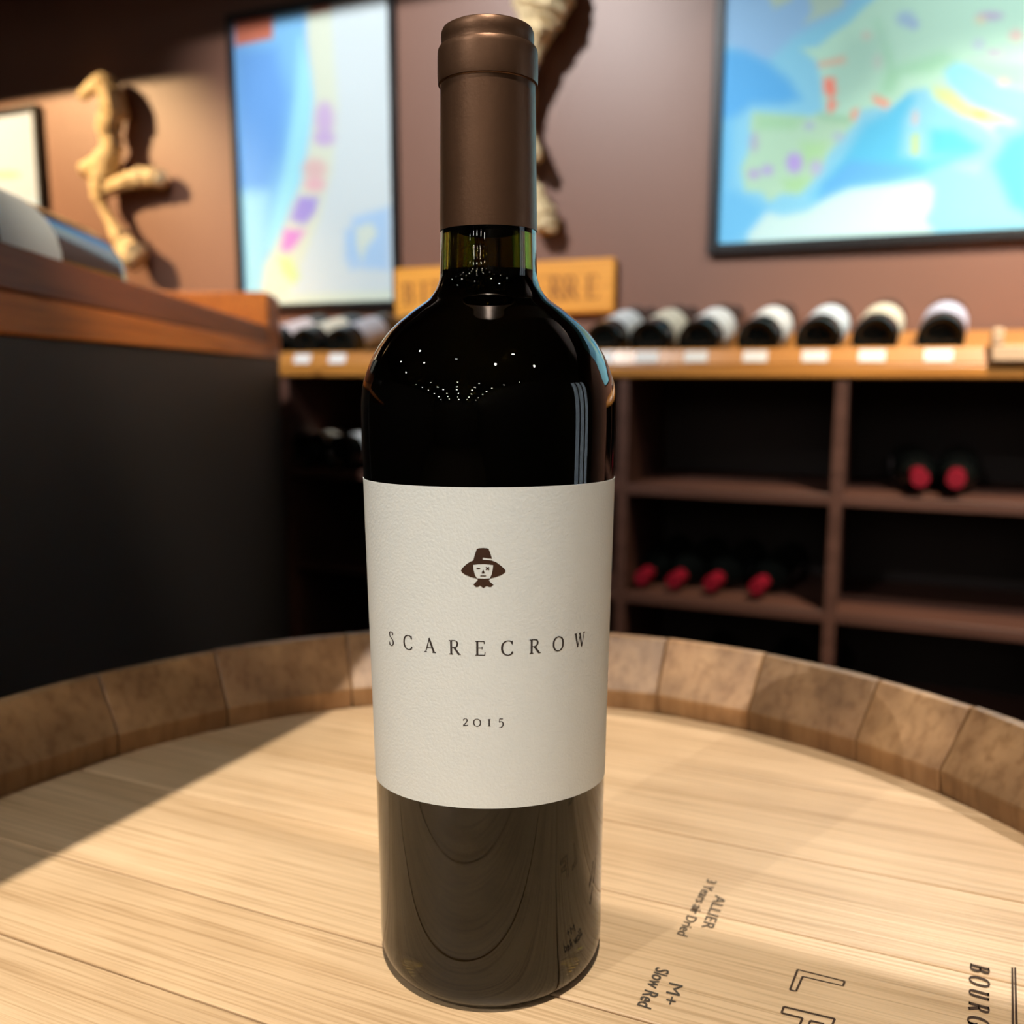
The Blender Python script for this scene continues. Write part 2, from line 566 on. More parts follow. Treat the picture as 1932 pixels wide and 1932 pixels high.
def glyph(mb, ch, T=.125, t=.042, S=.10):
    """Roman capital of height 1 with its middle at x = 0."""
    def line(a, b, w):
        ribbon(mb, [a, b], [w, w])

    def serif(x, y, w=S * 2.1, up=1):
        ribbon(mb, [(x - w / 2, y), (x + w / 2, y)], [t, t])
    if ch == 'S':
        curve(mb, [(.20, .80), (.16, .93), (0, 1.0), (-.17, .93), (-.20, .77), (-.10, .62), (.05, .52), (.20, .38), (.24, .22), (.14, .06), (-.02, 0), (-.18, .06), (-.24, .22)], T * .95, t)
        line((.205, .99), (.205, .76), t)
        line((-.245, .02), (-.245, .26), t)
    elif ch == 'C':
        curve(mb, [(.36, .80), (.28, .93), (.10, 1.0), (-.14, .95), (-.32, .77), (-.38, .50), (-.32, .22), (-.14, .04), (.10, 0), (.28, .07), (.38, .22)], T, t)
        line((.365, 1.0), (.365, .74), t)
        line((.375, .25), (.375, .08), t)
    elif ch == 'O' or ch == 'o':
        curve(mb, [(0, 1), (-.22, .93), (-.37, .75), (-.41, .5), (-.37, .25), (-.22, .07), (0, 0), (.22, .07), (.37, .25), (.41, .5), (.37, .75), (.22, .93), (0, 1)], T, t)
    elif ch == 'A':
        line((-.33, .02), (.0, 1.0), t * 1.3)
        line((-.03, 1.02), (.36, .02), T)
        line((-.22, .34), (.22, .34), t)
        serif(-.35, t / 2, .24)
        serif(.36, t / 2, .28)
    elif ch == 'R':
        line((-.24, 0), (-.24, 1), T)
        curve(mb, [(-.24, .98), (0, .98), (.15, .93), (.22, .76), (.15, .57), (0, .50), (-.24, .50)], T * .9, t)
        line((-.04, .52), (.34, .02), T * .95)
        serif(-.25, t / 2, .30)
        serif(.37, t / 2, .18)
        serif(-.29, 1 - t / 2, .22)
    elif ch == 'E':
        line((-.20, 0), (-.20, 1), T)
        line((-.34, .98), (.28, .98), t)
        line((-.34, .02), (.32, .02), t)
        line((-.20, .52), (.14, .52), t)
        line((.28, 1), (.28, .80), t)
        line((.32, 0), (.345, .22), t)
        line((.14, .62), (.14, .42), t)
    elif ch == 'W':
        line((-.46, .98), (-.22, .0), T)
        line((-.22, .0), (.02, .92), t * 1.3)
        line((-.02, .98), (.22, .0), T)
        line((.22, .0), (.46, .98), t * 1.3)
        serif(-.47, .98, .24)
        serif(-.02, .98, .20)
        serif(.47, .98, .22)
    elif ch == 'B':
        line((-.24, 0), (-.24, 1), T)
        curve(mb, [(-.24, .97), (.02, .97), (.16, .90), (.2, .75), (.12, .58), (-.02, .52), (-.24, .52)], T, t)
        curve(mb, [(-.24, .52), (.06, .52), (.22, .42), (.27, .26), (.2, .1), (.04, .03), (-.24, .03)], T, t)
        serif(-.3, t / 2, .24)
        serif(-.3, 1 - t / 2, .24)
    elif ch == 'U':
        curve(mb, [(-.26, 1), (-.26, .6), (-.26, .3), (-.18, .08), (0, 0.02), (.18, .08), (.26, .3), (.26, .6), (.26, 1)], T, t)
        serif(-.26, 1 - t / 2, .34)
        serif(.26, 1 - t / 2, .30)
    elif ch == 'G':
        glyph(mb, 'C', T, t, S)
        line((.34, .02), (.34, .42), T)
        serif(.32, .42, .30)
    elif ch == '2':
        curve(mb, [(-.24, .72), (-.16, .92), (.02, 1.0), (.18, .92), (.22, .74), (.12, .50), (-.08, .26), (-.27, .06)], T * .9, t)
        line((-.28, .05), (.28, .05), T * .75)
        line((.28, .03), (.30, .24), t)
    elif ch == '1':
        line((0, 0), (0, 1), T)
        serif(0, t / 2, .34)
        serif(0, 1 - t / 2, .34)
    elif ch == '5':
        line((-.16, 1.0), (.24, 1.0), T * .7)
        line((-.17, 1.0), (-.21, .54), t * 1.1)
        curve(mb, [(-.21, .54), (-.02, .64), (.18, .55), (.26, .30), (.20, .02), (.0, -.16), (-.22, -.18)], T, t)


def flat_poly(mb, pts):
    b = len(mb.v)
    mb.v += [(x, y, 0) for x, y in pts]
    mb.quad([b + i for i in range(len(pts))])


def mapped(mb, name, m, parent, fn, maxedge, loc=None):
    """Triangulate a flat drawing, cut it fine enough, and lay every vertex with fn(x, y) -> point."""
    me = bpy.data.meshes.new(name)
    me.from_pydata(mb.v, [], mb.f)
    bm = bmesh.new()
    bm.from_mesh(me)
    bmesh.ops.triangulate(bm, faces=bm.faces)
    for _ in range(6):
        long = [e for e in bm.edges if e.calc_length() > maxedge]
        if not long:
            break
        bmesh.ops.subdivide_edges(bm, edges=long, cuts=1)
        bmesh.ops.triangulate(bm, faces=[f for f in bm.faces if len(f.verts) > 3])
    for v in bm.verts:
        v.co = fn(v.co.x, v.co.y)
    bm.to_mesh(me)
    bm.free()
    me.materials.append(m)
    o = bpy.data.objects.new(name, me)
    col.objects.link(o)
    if parent:
        o.parent = parent
    if loc is not None:
        o.location = loc
    return o


# ------------------------------------------------------------------ the wine bottle in front
BX, BY = -.0074, .2965
OUT = [(.0, .006), (.020, .0045), (.030, .0008), (.0335, .0), (.0362, .0012), (.0380, .0042), (.0386, .009), (.0386, .0184), (.0387, .0382), (.03905, .065), (.0395, .0954),
       (.0400, .1245), (.0402, .1361), (.0407, .1663), (.0410, .1796), (.04095, .1890), (.0403, .1952), (.03945, .1982), (.0384, .2012), (.0371, .2043), (.0354, .2072), (.0337, .2097), (.0316, .2123),
       (.0292, .2147), (.0265, .2169), (.0240, .2189), (.0213, .2208), (.0189, .2226), (.0169, .2251), (.0158, .2277), (.01534, .2305), (.0151, .240), (.01495, .246), (.0147, .262), (.0143, .286)]


def interp(prof, z):
    for (r0, z0), (r1, z1) in zip(prof, prof[1:]):
        if z0 <= z <= z1 and z1 > z0:
            return r0 + (r1 - r0) * (z - z0) / (z1 - z0)
    return prof[-1][0]


WALLP = OUT[5:]


def smooth_prof(prof, sub=3):
    out = []
    P = [Vector((r, z, 0)) for r, z in prof]
    for i in range(len(P) - 1):
        p0, p1, p2, p3 = P[max(i - 1, 0)], P[i], P[i + 1], P[min(i + 2, len(P) - 1)]
        for s in range(sub):
            t = s / sub
            q = .5 * ((2 * p1) + (p2 - p0) * t + (2 * p0 - 5 * p1 + 4 * p2 - p3) * t * t + (3 * p1 - p0 - 3 * p2 + p3) * t ** 3)
            out.append((max(q.x, .0004), q.y))
    out.append((P[-1].x, P[-1].y))
    return out


bottle = thing('wine_bottle', 'tall dark wine bottle with white label standing on the barrel', 'bottle', (BX, BY, HEAD_Z + .0003))
SEG = 128
sm_out = smooth_prof(OUT)
inner = [(.0005, .030), (.012, .026), (.024, .014), (.031, .011), (.0350, .015)]
for r, z in OUT:
    if .018 <= z <= .232:
        inner.append((r - (.0032 if z < .2 else .0032 + .0012 * (z - .2) / .03), z))
inner += [(.0105, .24), (.0100, .262), (.0096, .286)]
sm_in = smooth_prof(inner, 2)
g = MB()
prof = [(max(r, .0004), z) for r, z in sm_out] + [(r, z) for r, z in reversed(sm_in)]
g.lathe(prof, SEG, closed=True)
g.build('glass_body', M['glass'], bottle)
# wine up to the lower neck, slightly inside the glass
WLEVEL = .2312
wp = [(.0004, .0297)] + [(r + .0003, z - (.0003 if z < .030 and r < .034 else 0)) for r, z in sm_in if .0005 < r and z < WLEVEL]
wp += [(wp[-1][0], WLEVEL), (.0004, WLEVEL)]
MB().lathe(wp, 64).build('wine', M['wine'], bottle)
MB().lathe([(.0004, .2425), (.0094, .2425), (.0090, .284), (.0004, .284)], 32).build('cork', M['cork'], bottle)
# capsule: skirt, collar, top disc
CAP0 = .2432
cap = [(.01505, CAP0), (.01525, CAP0), (.01515, .252), (.0149, .268), (.0146, .2861), (.0148, .2863), (.01525, .2864), (.01535, .2872), (.0154, .2895), (.01535, .2950), (.0152, .2961), (.0149, .2967),
       (.0145, .2969), (.01415, .2970), (.01405, .2978), (.01415, .2988), (.0142, .3000), (.0141, .3012), (.0137, .3021), (.0128, .3026), (.006, .3027), (.0004, .3027), (.0004, .3020), (.0125, .3018), (.0135, .3008), (.0136, .2985), (.0144, .2860)]
capo = MB().lathe(cap, SEG, closed=True).build('capsule', M['capsule'], bottle)


# paper label, wrapped most of the way round
def drop(phi, z):                  # the label was put on a little bowed
    k = .0015 + (.0048 - .0015) * (.1675 - z) / (.1675 - .0697)
    return k * (1 - math.cos(max(-1.75, min(1.75, phi))))


def label_pt(phi, z, lift):
    zz = z - drop(phi, z)
    r = interp(WALLP, zz) + lift
    return Vector((r * math.sin(phi), -r * math.cos(phi), zz))


lb = MB()
NP, NZ = 120, 12
PH = 1.85
for lift in (.00002, .00014):
    for j in range(NZ + 1):
        z = .0697 + (.1675 - .0697) * j / NZ
        for i in range(NP + 1):
            lb.v.append(tuple(label_pt(-PH + 2 * PH * i / NP, z, lift)))
o2 = (NP + 1) * (NZ + 1)
for j in range(NZ):
    for i in range(NP):
        a = j * (NP + 1) + i
        q = [a, a + 1, a + NP + 2, a + NP + 1]
        lb.quad([o2 + x for x in q], True)
        lb.quad(list(reversed(q)), True)
lb_in = list(lb.v)


def rim_quad(idx):
    b_ = len(lb.v)
    lb.v += [lb_in[q] for q in idx]
    lb.quad([b_, b_ + 1, b_ + 2, b_ + 3])


for i in range(NP):
    rim_quad([i, i + 1, o2 + i + 1, o2 + i])
    a = NZ * (NP + 1) + i
    rim_quad([a + 1, a, o2 + a, o2 + a + 1])
for j in range(NZ):
    a = j * (NP + 1)
    rim_quad([a + NP + 1, a, o2 + a, o2 + a + NP + 1])
    a = a + NP
    rim_quad([a, a + NP + 1, o2 + a + NP + 1, o2 + a])
paper = lb.build('paper_label', M['paper'], bottle)
paper['label'] = 'off-white textured paper label with small emblem and widely spaced capitals'
RL = .0402


def phi_px(x, z):                  # angle round the bottle of a spot seen at column x
    phi = 0
    for _ in range(40):
        r = interp(WALLP, z)
        P = np.array([[BX + r * math.sin(phi), BY - r * math.cos(phi), HEAD_Z + z - drop(phi, z)]])
        e = x - to_px(P)[0, 0]
        phi += e / (FPX / .256 * RL) * .8
        phi = max(-1.4, min(1.4, phi))
    return phi


def letters(name, items, zbase, h, T, t, scale_x=1.):
    for ch, x in items:
        ph0 = phi_px(x, zbase)
        mb = MB()
        glyph(mb, ch, T, t)
        mb.v = [(a * h * scale_x, c * h, 0) for a, c, _ in mb.v]
        r0 = interp(WALLP, zbase)
        mapped(mb, name, M['ink'], paper, lambda a, c: label_pt(ph0 + a / r0, zbase + c, .00020), .0011)


letters('letter', [('S', 739.6), ('C', 770.7), ('A', 811.2), ('R', 857.9), ('E', 906.1), ('C', 957), ('R', 1008.4), ('O', 1052.7), ('W', 1093)], .1179, .00435, .150, .058, .95)
letters('numeral', [('2', 878.3), ('o', 900.4), ('1', 923), ('5', 945)], .0960, .00225, .155, .068, 1.08)

# the hatted head printed above the name
ex0 = phi_px(911.8, .144)


def emb(pts):                      # zoomed photo points -> metres on the label
    k = .0983 / 6690.
    return [((x - 937) * k, .1441 - (y - 727) * k) for x, y in pts]


def sm(pts, sub=5, closed=True):
    P = [Vector((*p, 0)) for p in pts]
    n = len(P)
    out = []
    for i in range(n):
        p0, p1, p2, p3 = P[i - 1], P[i], P[(i + 1) % n], P[(i + 2) % n]
        for s in range(sub):
            t = s / sub
            q = .5 * ((2 * p1) + (p2 - p0) * t + (2 * p0 - 5 * p1 + 4 * p2 - p3) * t * t + (3 * p1 - p0 - 3 * p2 + p3) * t ** 3)
            out.append((q.x, q.y))
    return out


def emap(lift):
    return lambda a, c: label_pt(ex0 + a / RL, c, lift)


e1 = MB()
flat_poly(e1, emb([(815, 345), (850, 330), (940, 323), (1020, 330), (1045, 345), (1075, 430), (1110, 540), (1040, 530), (940, 515), (925, 520), (930, 560), (1000, 562), (1110, 575), (1150, 600), (750, 600), (740, 590), (775, 460)]))
mapped(e1, 'emblem', M['emblem'], paper, emap(.00020), .0011)
e2 = MB()
flat_poly(e2, emb([(745, 575), (930, 566), (1100, 575), (1190, 610), (1280, 680), (1350, 745), (1374, 785), (1350, 825), (1280, 870), (1180, 905), (1080, 930), (1040, 968), (1075, 1010), (1135, 1062), (1080, 1108), (1050, 1105), (1000, 1082), (950, 1122), (925, 1122), (870, 1078), (830, 1105), (790, 1106), (742, 1062), (830, 965), (795, 930), (690, 905), (590, 868), (520, 820), (498, 785), (525, 735), (600, 660), (680, 602)]))
mapped(e2, 'emblem', M['emblem'], paper, emap(.00021), .0011)
e3 = MB()
flat_poly(e3, emb([(742, 665), (850, 650), (950, 648), (1050, 655), (1130, 668), (1120, 760), (1098, 860), (1065, 932), (940, 938), (815, 932), (775, 860), (750, 760)]))
mapped(e3, 'emblem_face', M['paper'], paper, emap(.00030), .0011)
e4 = MB()


def estroke(a, c, w):
    p = emb([a, c])
    k = .0983 / 6690.
    ribbon(e4, p, [w * k, w * k])


estroke((806, 727), (878, 732), 20)
estroke((990, 706), (1052, 756), 22)
estroke((1050, 706), (990, 760), 22)
estroke((878, 881), (990, 878), 16)
flat_poly(e4, emb([(937, 750), (966, 826), (905, 826)]))
mapped(e4, 'emblem_features', M['emblem'], paper, emap(.00038), .0011)

# ------------------------------------------------------------------ the barrel
BC = Vector((-.0184, .2724, 0))
RH = .2622
barrel = thing('wine_barrel', 'oak wine barrel with branded pale head, standing upright under the tall bottle', 'barrel', (BC.x, BC.y, 0))
DIRP = Vector((math.cos(R(23)), -math.sin(R(23))))
NRM = Vector((math.sin(R(23)), math.cos(R(23))))
edges = [-.03, .035, .09, .147, .205, .252, .317, .371, .440, .53]
c0 = BC.x * NRM.x + BC.y * NRM.y
GAP = .0004
for k in range(len(edges) - 1):
    a, c = edges[k] - c0 + GAP, edges[k + 1] - c0 - GAP
    a, c = max(a, -RH + .0005), min(c, RH - .0005)
    if c <= a:
        continue
    pts = []
    n = 14
    for i in range(n + 1):
        q = a + (c - a) * i / n
        pts.append((math.sqrt(max(RH * RH - q * q, 0)), q))
    for i in range(n + 1):
        q = c + (a - c) * i / n
        pts.append((-math.sqrt(max(RH * RH - q * q, 0)), q))
    poly = [(DIRP.x * s + NRM.x * q, DIRP.y * s + NRM.y * q) for s, q in pts]
    lift = random.uniform(-.00015, .00)
    MB().prism(poly, 'z', HEAD_Z - .022 + lift, HEAD_Z + lift).build('head_plank', M['oak'], barrel, bevel=.0005)

# staves: joints that can be seen, then an even run round the rest
RIM = .0390
js = []
for x, y in [(170, 1265), (389, 1214), (652, 1196), (1268, 1197), (1453, 1227), (1679, 1274), (1858, 1326)]:
    p = on_level(x, y, HEAD_Z + RIM)
    js.append(math.atan2(p.y - BC.y, p.x - BC.x))
js = sorted(js)
gapA = [i for i in range(len(js) - 1) if js[i + 1] - js[i] > .32]
for i in reversed(gapA):
    n = max(2, round((js[i + 1] - js[i]) / .21))
    for k in range(1, n):
        js.insert(i + k, js[i] + (js[i + n - (n - 1)] - js[i]) * 0 + 0) if False else None
full = []
for i in range(len(js) - 1):
    full.append(js[i])
    span = js[i + 1] - js[i]
    n = max(1, round(span / .23))
    for k in range(1, n):
        full.append(js[i] + span * k / n)
full.append(js[-1])
rest = 2 * PI - (js[-1] - js[0])
n = round(rest / .225)
cuts = sorted((k + random.uniform(-.18, .18)) / n for k in range(1, n))
full += [js[-1] + rest * c for c in cuts]
full.append(js[0] + 2 * PI)
ZM = .48


def r_out(z):
    return .2885 + .055 * (1 - ((z - ZM) / ZM) ** 2)


TOPZ = HEAD_Z + RIM
secs = [(.2628, HEAD_Z - .0005), (.2606, HEAD_Z + .0118), (.2810, TOPZ - .0012), (.2818, TOPZ), (.2872, TOPZ), (r_out(TOPZ - .002), TOPZ - .002)]
for k in range(1, 11):
    z = TOPZ + (.004 - TOPZ) * k / 10
    secs.append((r_out(z), z))
secs += [(r_out(.01) - .007, .0), (.262, .03)]
for k in range(1, 9):
    z = .03 + (HEAD_Z - .06 - .03) * k / 8
    secs.append((r_out(z) - .027, z))
secs += [(.2660, HEAD_Z - .0235)]
for i in range(len(full) - 1):
    a0, a1 = full[i] + .0011, full[i + 1] - .0011
    mb = MB()
    nn = len(secs)
    na = 4
    jr = random.uniform(-.0006, .0006)
    jz = random.uniform(-.0008, .0004)
    for k in range(na + 1):
        a = a0 + (a1 - a0) * k / na
        for r, z in secs:
            rr = r + (jr if r > .2623 else 0)
            if r < .2823 and z > HEAD_Z - .001:      # inner faces of a stave are flat from joint to joint
                rr *= math.cos((a1 - a0) / 2) / math.cos(a - (a0 + a1) / 2) * 1.002
            mb.v.append((rr * math.cos(a), rr * math.sin(a), z + (jz if z > HEAD_Z + .02 else 0)))
    for k in range(na):
        for s in range(nn):
            s2 = (s + 1) % nn
            mb.quad([k * nn + s, (k + 1) * nn + s, (k + 1) * nn + s2, k * nn + s2])
    mb.quad(list(range(nn)))
    mb.quad([na * nn + s for s in reversed(range(nn))])
    mb.build('stave', M['stave'], barrel, bevel=.0007)
for z0, z1 in ((.905, .9565), (.79, .83), (.64, .68), (.28, .32), (.13, .17), (.004, .05)):
    p = []
    for z in (z0, (z0 + z1) / 2, z1):
        p.append((r_out(z) + .0003, z))
    for z in (z1, (z0 + z1) / 2, z0):
        p.append((r_out(z) + .0018, z))
    MB().lathe(p, 96, closed=True).build('hoop', M['hoop'], barrel)

LZ = HEAD_Z + .00025


def frame_px(p0, p1, top):
    """Writing frame on the head: start and end of the baseline and a point at cap height above the start, as seen."""
    a, b_, c = on_level(*p0, LZ), on_level(*p1, LZ), on_level(*top, LZ)
    x = (b_ - a)
    length = x.length
    x.normalize()
    y = Vector((-x.y, x.x, 0))
    h = (c - a).dot(y)
    return a, x, y, length, h


def font_text(name, text, p0, p1, top, m, bold=0.):
    a, x, y, length, h = frame_px(p0, p1, top)
    cu = bpy.data.curves.new('t', 'FONT')
    cu.body = text
    cu.offset = bold
    cu.resolution_u = 3
    ob = bpy.data.objects.new('t', cu)
    col.objects.link(ob)
    dg = bpy.context.evaluated_depsgraph_get()
    me = bpy.data.meshes.new_from_object(ob.evaluated_get(dg))
    bpy.data.objects.remove(ob)
    xs = [v.co.x for v in me.vertices]
    w = max(xs) - min(xs)
    x0 = min(xs)
    for v in me.vertices:
        q = a + x * ((v.co.x - x0) / w * length) + y * (v.co.y / .70 * h)
        v.co = Vector((q.x - BC.x, q.y - BC.y, LZ))
    me.materials.clear()
    me.materials.append(m)
    me.name = name
    o = bpy.data.objects.new(name, me)
    col.objects.link(o)
    o.parent = barrel
    return o


font_text('lettering', '3 Years air Dried', (1335, 1658), (1277, 1762), (1353, 1663), M['stencil'], .006)
font_text('lettering', 'ALLIER', (1350, 1688), (1323, 1749), (1371, 1693), M['stencil'], .0)
font_text('lettering', 'Slow Red', (1239, 1824), (1202, 1896), (1264, 1831), M['stencil'], .015)
font_text('lettering', 'M+', (1263, 1853), (1250, 1892), (1289, 1860), M['stencil'], .0)

# burnt slab capitals
a, x, y, length, h = frame_px((1831, 1812), (1826, 1936), (1867, 1817))
word = 'BOURG'
for i, ch in enumerate(word):
    mb = MB()
    glyph(mb, ch, .26, .085, .12)
    st_ = length / len(word)
    o = mapped(mb, 'brand_letter', M['burn'], barrel,
               lambda p, q: (a + x * (st_ * (i + .5) + p * h * .86) + y * (q * h)) - Vector((BC.x, BC.y, 0)), 9.)
# outlined capitals
def outline_letter(loops, tr):
    mb = MB()
    for lp in loops:
        pts = lp + [lp[0]]
        for p, q in zip(pts, pts[1:]):
            ribbon(mb, [p, q], [.045, .045])
    return mapped(mb, 'outlined_letter', M['burn'], barrel, tr, 9.)


def quad_map(c00, c10, c11, c01):
    """unit square -> the seen quadrilateral on the head (corners as pixels)."""
    P = [on_level(*c, LZ) for c in (c00, c10, c11, c01)]
    return lambda s, t: (P[0] * (1 - s) * (1 - t) + P[1] * s * (1 - t) + P[2] * s * t + P[3] * (1 - s) * t) - Vector((BC.x, BC.y, 0))


# L: seen corners: foot end, corner, stem top (s = reading direction, t = up)
tr = quad_map((1505, 1829), (1490, 1868), (1580, 1888), (1594, 1851))
outline_letter([[(0, 0), (.98, 0), (.98, .13), (.26, .15), (.24, 1.0), (0, 1.0)]], tr)
tr = quad_map((1479, 1899), (1455, 1960), (1550, 1985), (1575, 1922))
outline_letter([[(0, 0), (.20, 0), (.20, .42), (.80, .42), (.80, .58), (.22, .58), (.22, .84), (.92, .84), (.92, 1), (0, 1)]], tr)
bar = MB()
flat_poly(bar, [(0, 0), (1, 0), (1, .40), (0, .40)])
flat_poly(bar, [(0, .60), (1, .60), (1, 1), (0, 1)])
mapped(bar, 'brand_line', M['burn'], barrel, quad_map((1908, 1825), (1909, 1960), (1921, 1960), (1917, 1825)), 9.)

# ------------------------------------------------------------------ the shelving along the map wall
z_lip_top = sum(on_wall(x, y, D_SHELF)[1] for x, y in ((1850, 646), (1400, 656), (600, 669))) / 3
z_mid = sum(on_wall(x, y, D_SHELF)[1] for x, y in ((1850, 681), (1400, 687), (600, 695))) / 3
z_bot = sum(on_wall(x, y, D_SHELF)[1] for x, y in ((1850, 709), (1400, 712), (600, 716))) / 3
uA, uB, uC = on_wall(541, 945, D_SHELF)[0], on_wall(1171, 945, D_SHELF)[0], on_wall(1575, 970, D_SHELF)[0]
BAY = (uC - uA) / 3
div_u = [uA - BAY, uA, uA + BAY, uB, uC, uC + BAY, uC + 2 * BAY]
SH_D = .33
z_s1 = (on_wall(1370, 944, D_SHELF)[1] + on_wall(1750, 964, D_SHELF)[1]) / 2
z_s2 = (on_wall(1370, 1154, D_SHELF)[1] + on_wall(1750, 1198, D_SHELF)[1]) / 2
TH = .019
ROOT_U = uB
shelf = thing('wine_shelving', 'low brown shelving with pine display edge along the map wall', 'shelving', wall_pt(ROOT_U, D_SHELF, 0), (0, 0, WROT))


def sb(name, m, u0, u1, d0, d1, z0, z1, bevel=.0012):
    return MB().box(u0 - ROOT_U, u1 - ROOT_U, d0 - D_SHELF, d1 - D_SHELF, z0, z1).build(name, m, shelf, bevel=bevel)


U0, U1 = div_u[0], div_u[-1]
sb('top_board', M['pine'], U0, U1, D_SHELF, D_SHELF + SH_D, z_bot, z_mid, .004)
lipb = MB().prism([(D_SHELF - D_SHELF + .0, z_mid), (.020, z_mid), (.026, z_lip_top), (.012, z_lip_top)], 'x', U0 - ROOT_U, U1 - ROOT_U)
lipb.build('front_lip', M['pine'], shelf, bevel=.003)
# sloping board the bottles lie on
TILT = R(13)
slope = MB().prism([(.026, z_mid), (.32, z_mid), (.32, z_mid + .0 + .29 * math.tan(TILT)), (.026, z_mid + .002)], 'x', U0 - ROOT_U, U1 - ROOT_U)
slope.build('sloping_board', M['pine'], shelf)
HALF = .0105
for u in div_u:
    sb('divider', M['shelf'], u - HALF, u + HALF, D_SHELF + .006, D_SHELF + SH_D - .012, 0, z_bot)
z_levels = [z_s1, z_s2, z_s2 - (z_s1 - z_s2), z_s2 - 2 * (z_s1 - z_s2), .08]
for i in range(len(div_u) - 1):
    for z in z_levels:
        if z > .05:
            sb('shelf_board', M['shelf'], div_u[i] + HALF, div_u[i + 1] - HALF, D_SHELF + .006, D_SHELF + SH_D - .012, z, z + TH)
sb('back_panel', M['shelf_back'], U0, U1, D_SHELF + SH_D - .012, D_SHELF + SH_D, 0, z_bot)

# ------------------------------------------------------------------ background bottles
BODY = [(.0, .012), (.020, .010), (.032, .001), (.0355, .0), (.0378, .004), (.0380, .012), (.0380, .180), (.0372, .194), (.0335, .208), (.0260, .222), (.0185, .234), (.0152, .246), (.0148, .262), (.0147, .298)]
LAB = [(.03815, .048), (.03835, .048), (.03835, .142), (.03815, .142)]
CAPB = [(.0149, .245), (.0155, .245), (.0153, .262), (.0152, .286), (.0160, .287), (.0160, .299), (.0150, .301), (.0004, .3012), (.0004, .300), (.0149, .2985)]
mesh_cache = {}


def cached(key, fn):
    if key not in mesh_cache:
        mesh_cache[key] = fn()
    return mesh_cache[key]


def partial_label(mb, prof, a0, a1, seg=14):
    n = len(prof)
    for k in range(seg + 1):
        a = a0 + (a1 - a0) * k / seg
        mb.v += [(r * math.cos(a), r * math.sin(a), z) for r, z in prof]
    for k in range(seg):
        for i in range(n):
            j = (i + 1) % n
            mb.quad([k * n + i, (k + 1) * n + i, (k + 1) * n + j, k * n + j], True)
    mb.quad(list(range(n)))
    mb.quad([seg * n + i for i in reversed(range(n))])


def cellar_bottle(label, base, axis, label_mat, cap_mat, group, roll=0., scale=1.0, zs=1.0, lab_prof=None, face=None):
    q = Vector(axis).to_track_quat('Z', 'Y')
    if face is not None:
        loc_ = q.inverted() @ Vector(face)
        roll = math.atan2(loc_.y, loc_.x) - R(100)
    t = thing('wine_bottle', label, 'bottle', base, (0, 0, 0), group)
    t.rotation_mode = 'QUATERNION'
    from mathutils import Quaternion
    t.rotation_quaternion = q @ Quaternion((0, 0, 1), roll)
    t.scale = (scale, scale, scale * zs)

    def part(nm, key, build):
        me = cached(key, build)
        o = bpy.data.objects.new(nm, me)
        col.objects.link(o)
        o.parent = t
    part('glass_body', 'body', lambda: MB().lathe([(max(r, .0004), z) for r, z in BODY], 40).mesh('glass_body', M['black_glass']))
    if label_mat:
        def mk():
            mb = MB()
            partial_label(mb, lab_prof or LAB, 0, R(200))
            return mb.mesh('paper_label', M[label_mat])
        part('paper_label', 'label' + label_mat + ('long' if lab_prof else ''), mk)
    part('capsule', 'cap' + cap_mat, lambda: MB().lathe(CAPB, 32, closed=True).mesh('capsule', M[cap_mat]))
    return t


# bottles lying on the sloping board, bases to the front
AX_AZ = 23 + 4
ax = Vector((math.sin(R(AX_AZ)) * math.cos(TILT), math.cos(R(AX_AZ)) * math.cos(TILT), math.sin(TILT)))
row = [(505, 'label_pink', 'black wine bottle on the display edge, half hidden behind the bar counter end', 650),
       (572, 'label_cream', 'black wine bottle with cream label on the display edge, second from the bar counter', 649),
       (638, 'label_grey', 'black wine bottle with greyish label on the display edge, left of the tall bottle shoulder', 648),
       (1136, 'label_white', 'black wine bottle on the display edge, touching the tall bottle shoulder in view', 645),
       (1222, 'label_cream', 'black wine bottle with beige label on the display edge, under the wooden sign end', 645),
       (1315, 'label_white', 'black wine bottle with white label on the display edge, third right of the tall bottle', 643),
       (1427, 'label_white', 'black wine bottle with white label on the display edge, under the big map corner', 641),
       (1540, 'label_blue', 'black wine bottle with pale blue label on the display edge, third from the wooden pegs', 640),
       (1648, 'label_cream', 'black wine bottle with cream label on the display edge, second from the wooden pegs', 638),
       (1774, 'label_lilac', 'black wine bottle with lilac label on the display edge, beside the wooden pegs', 636)]
side = Vector((math.cos(R(AX_AZ)), -math.sin(R(AX_AZ)), 0))
upv = side.cross(ax)
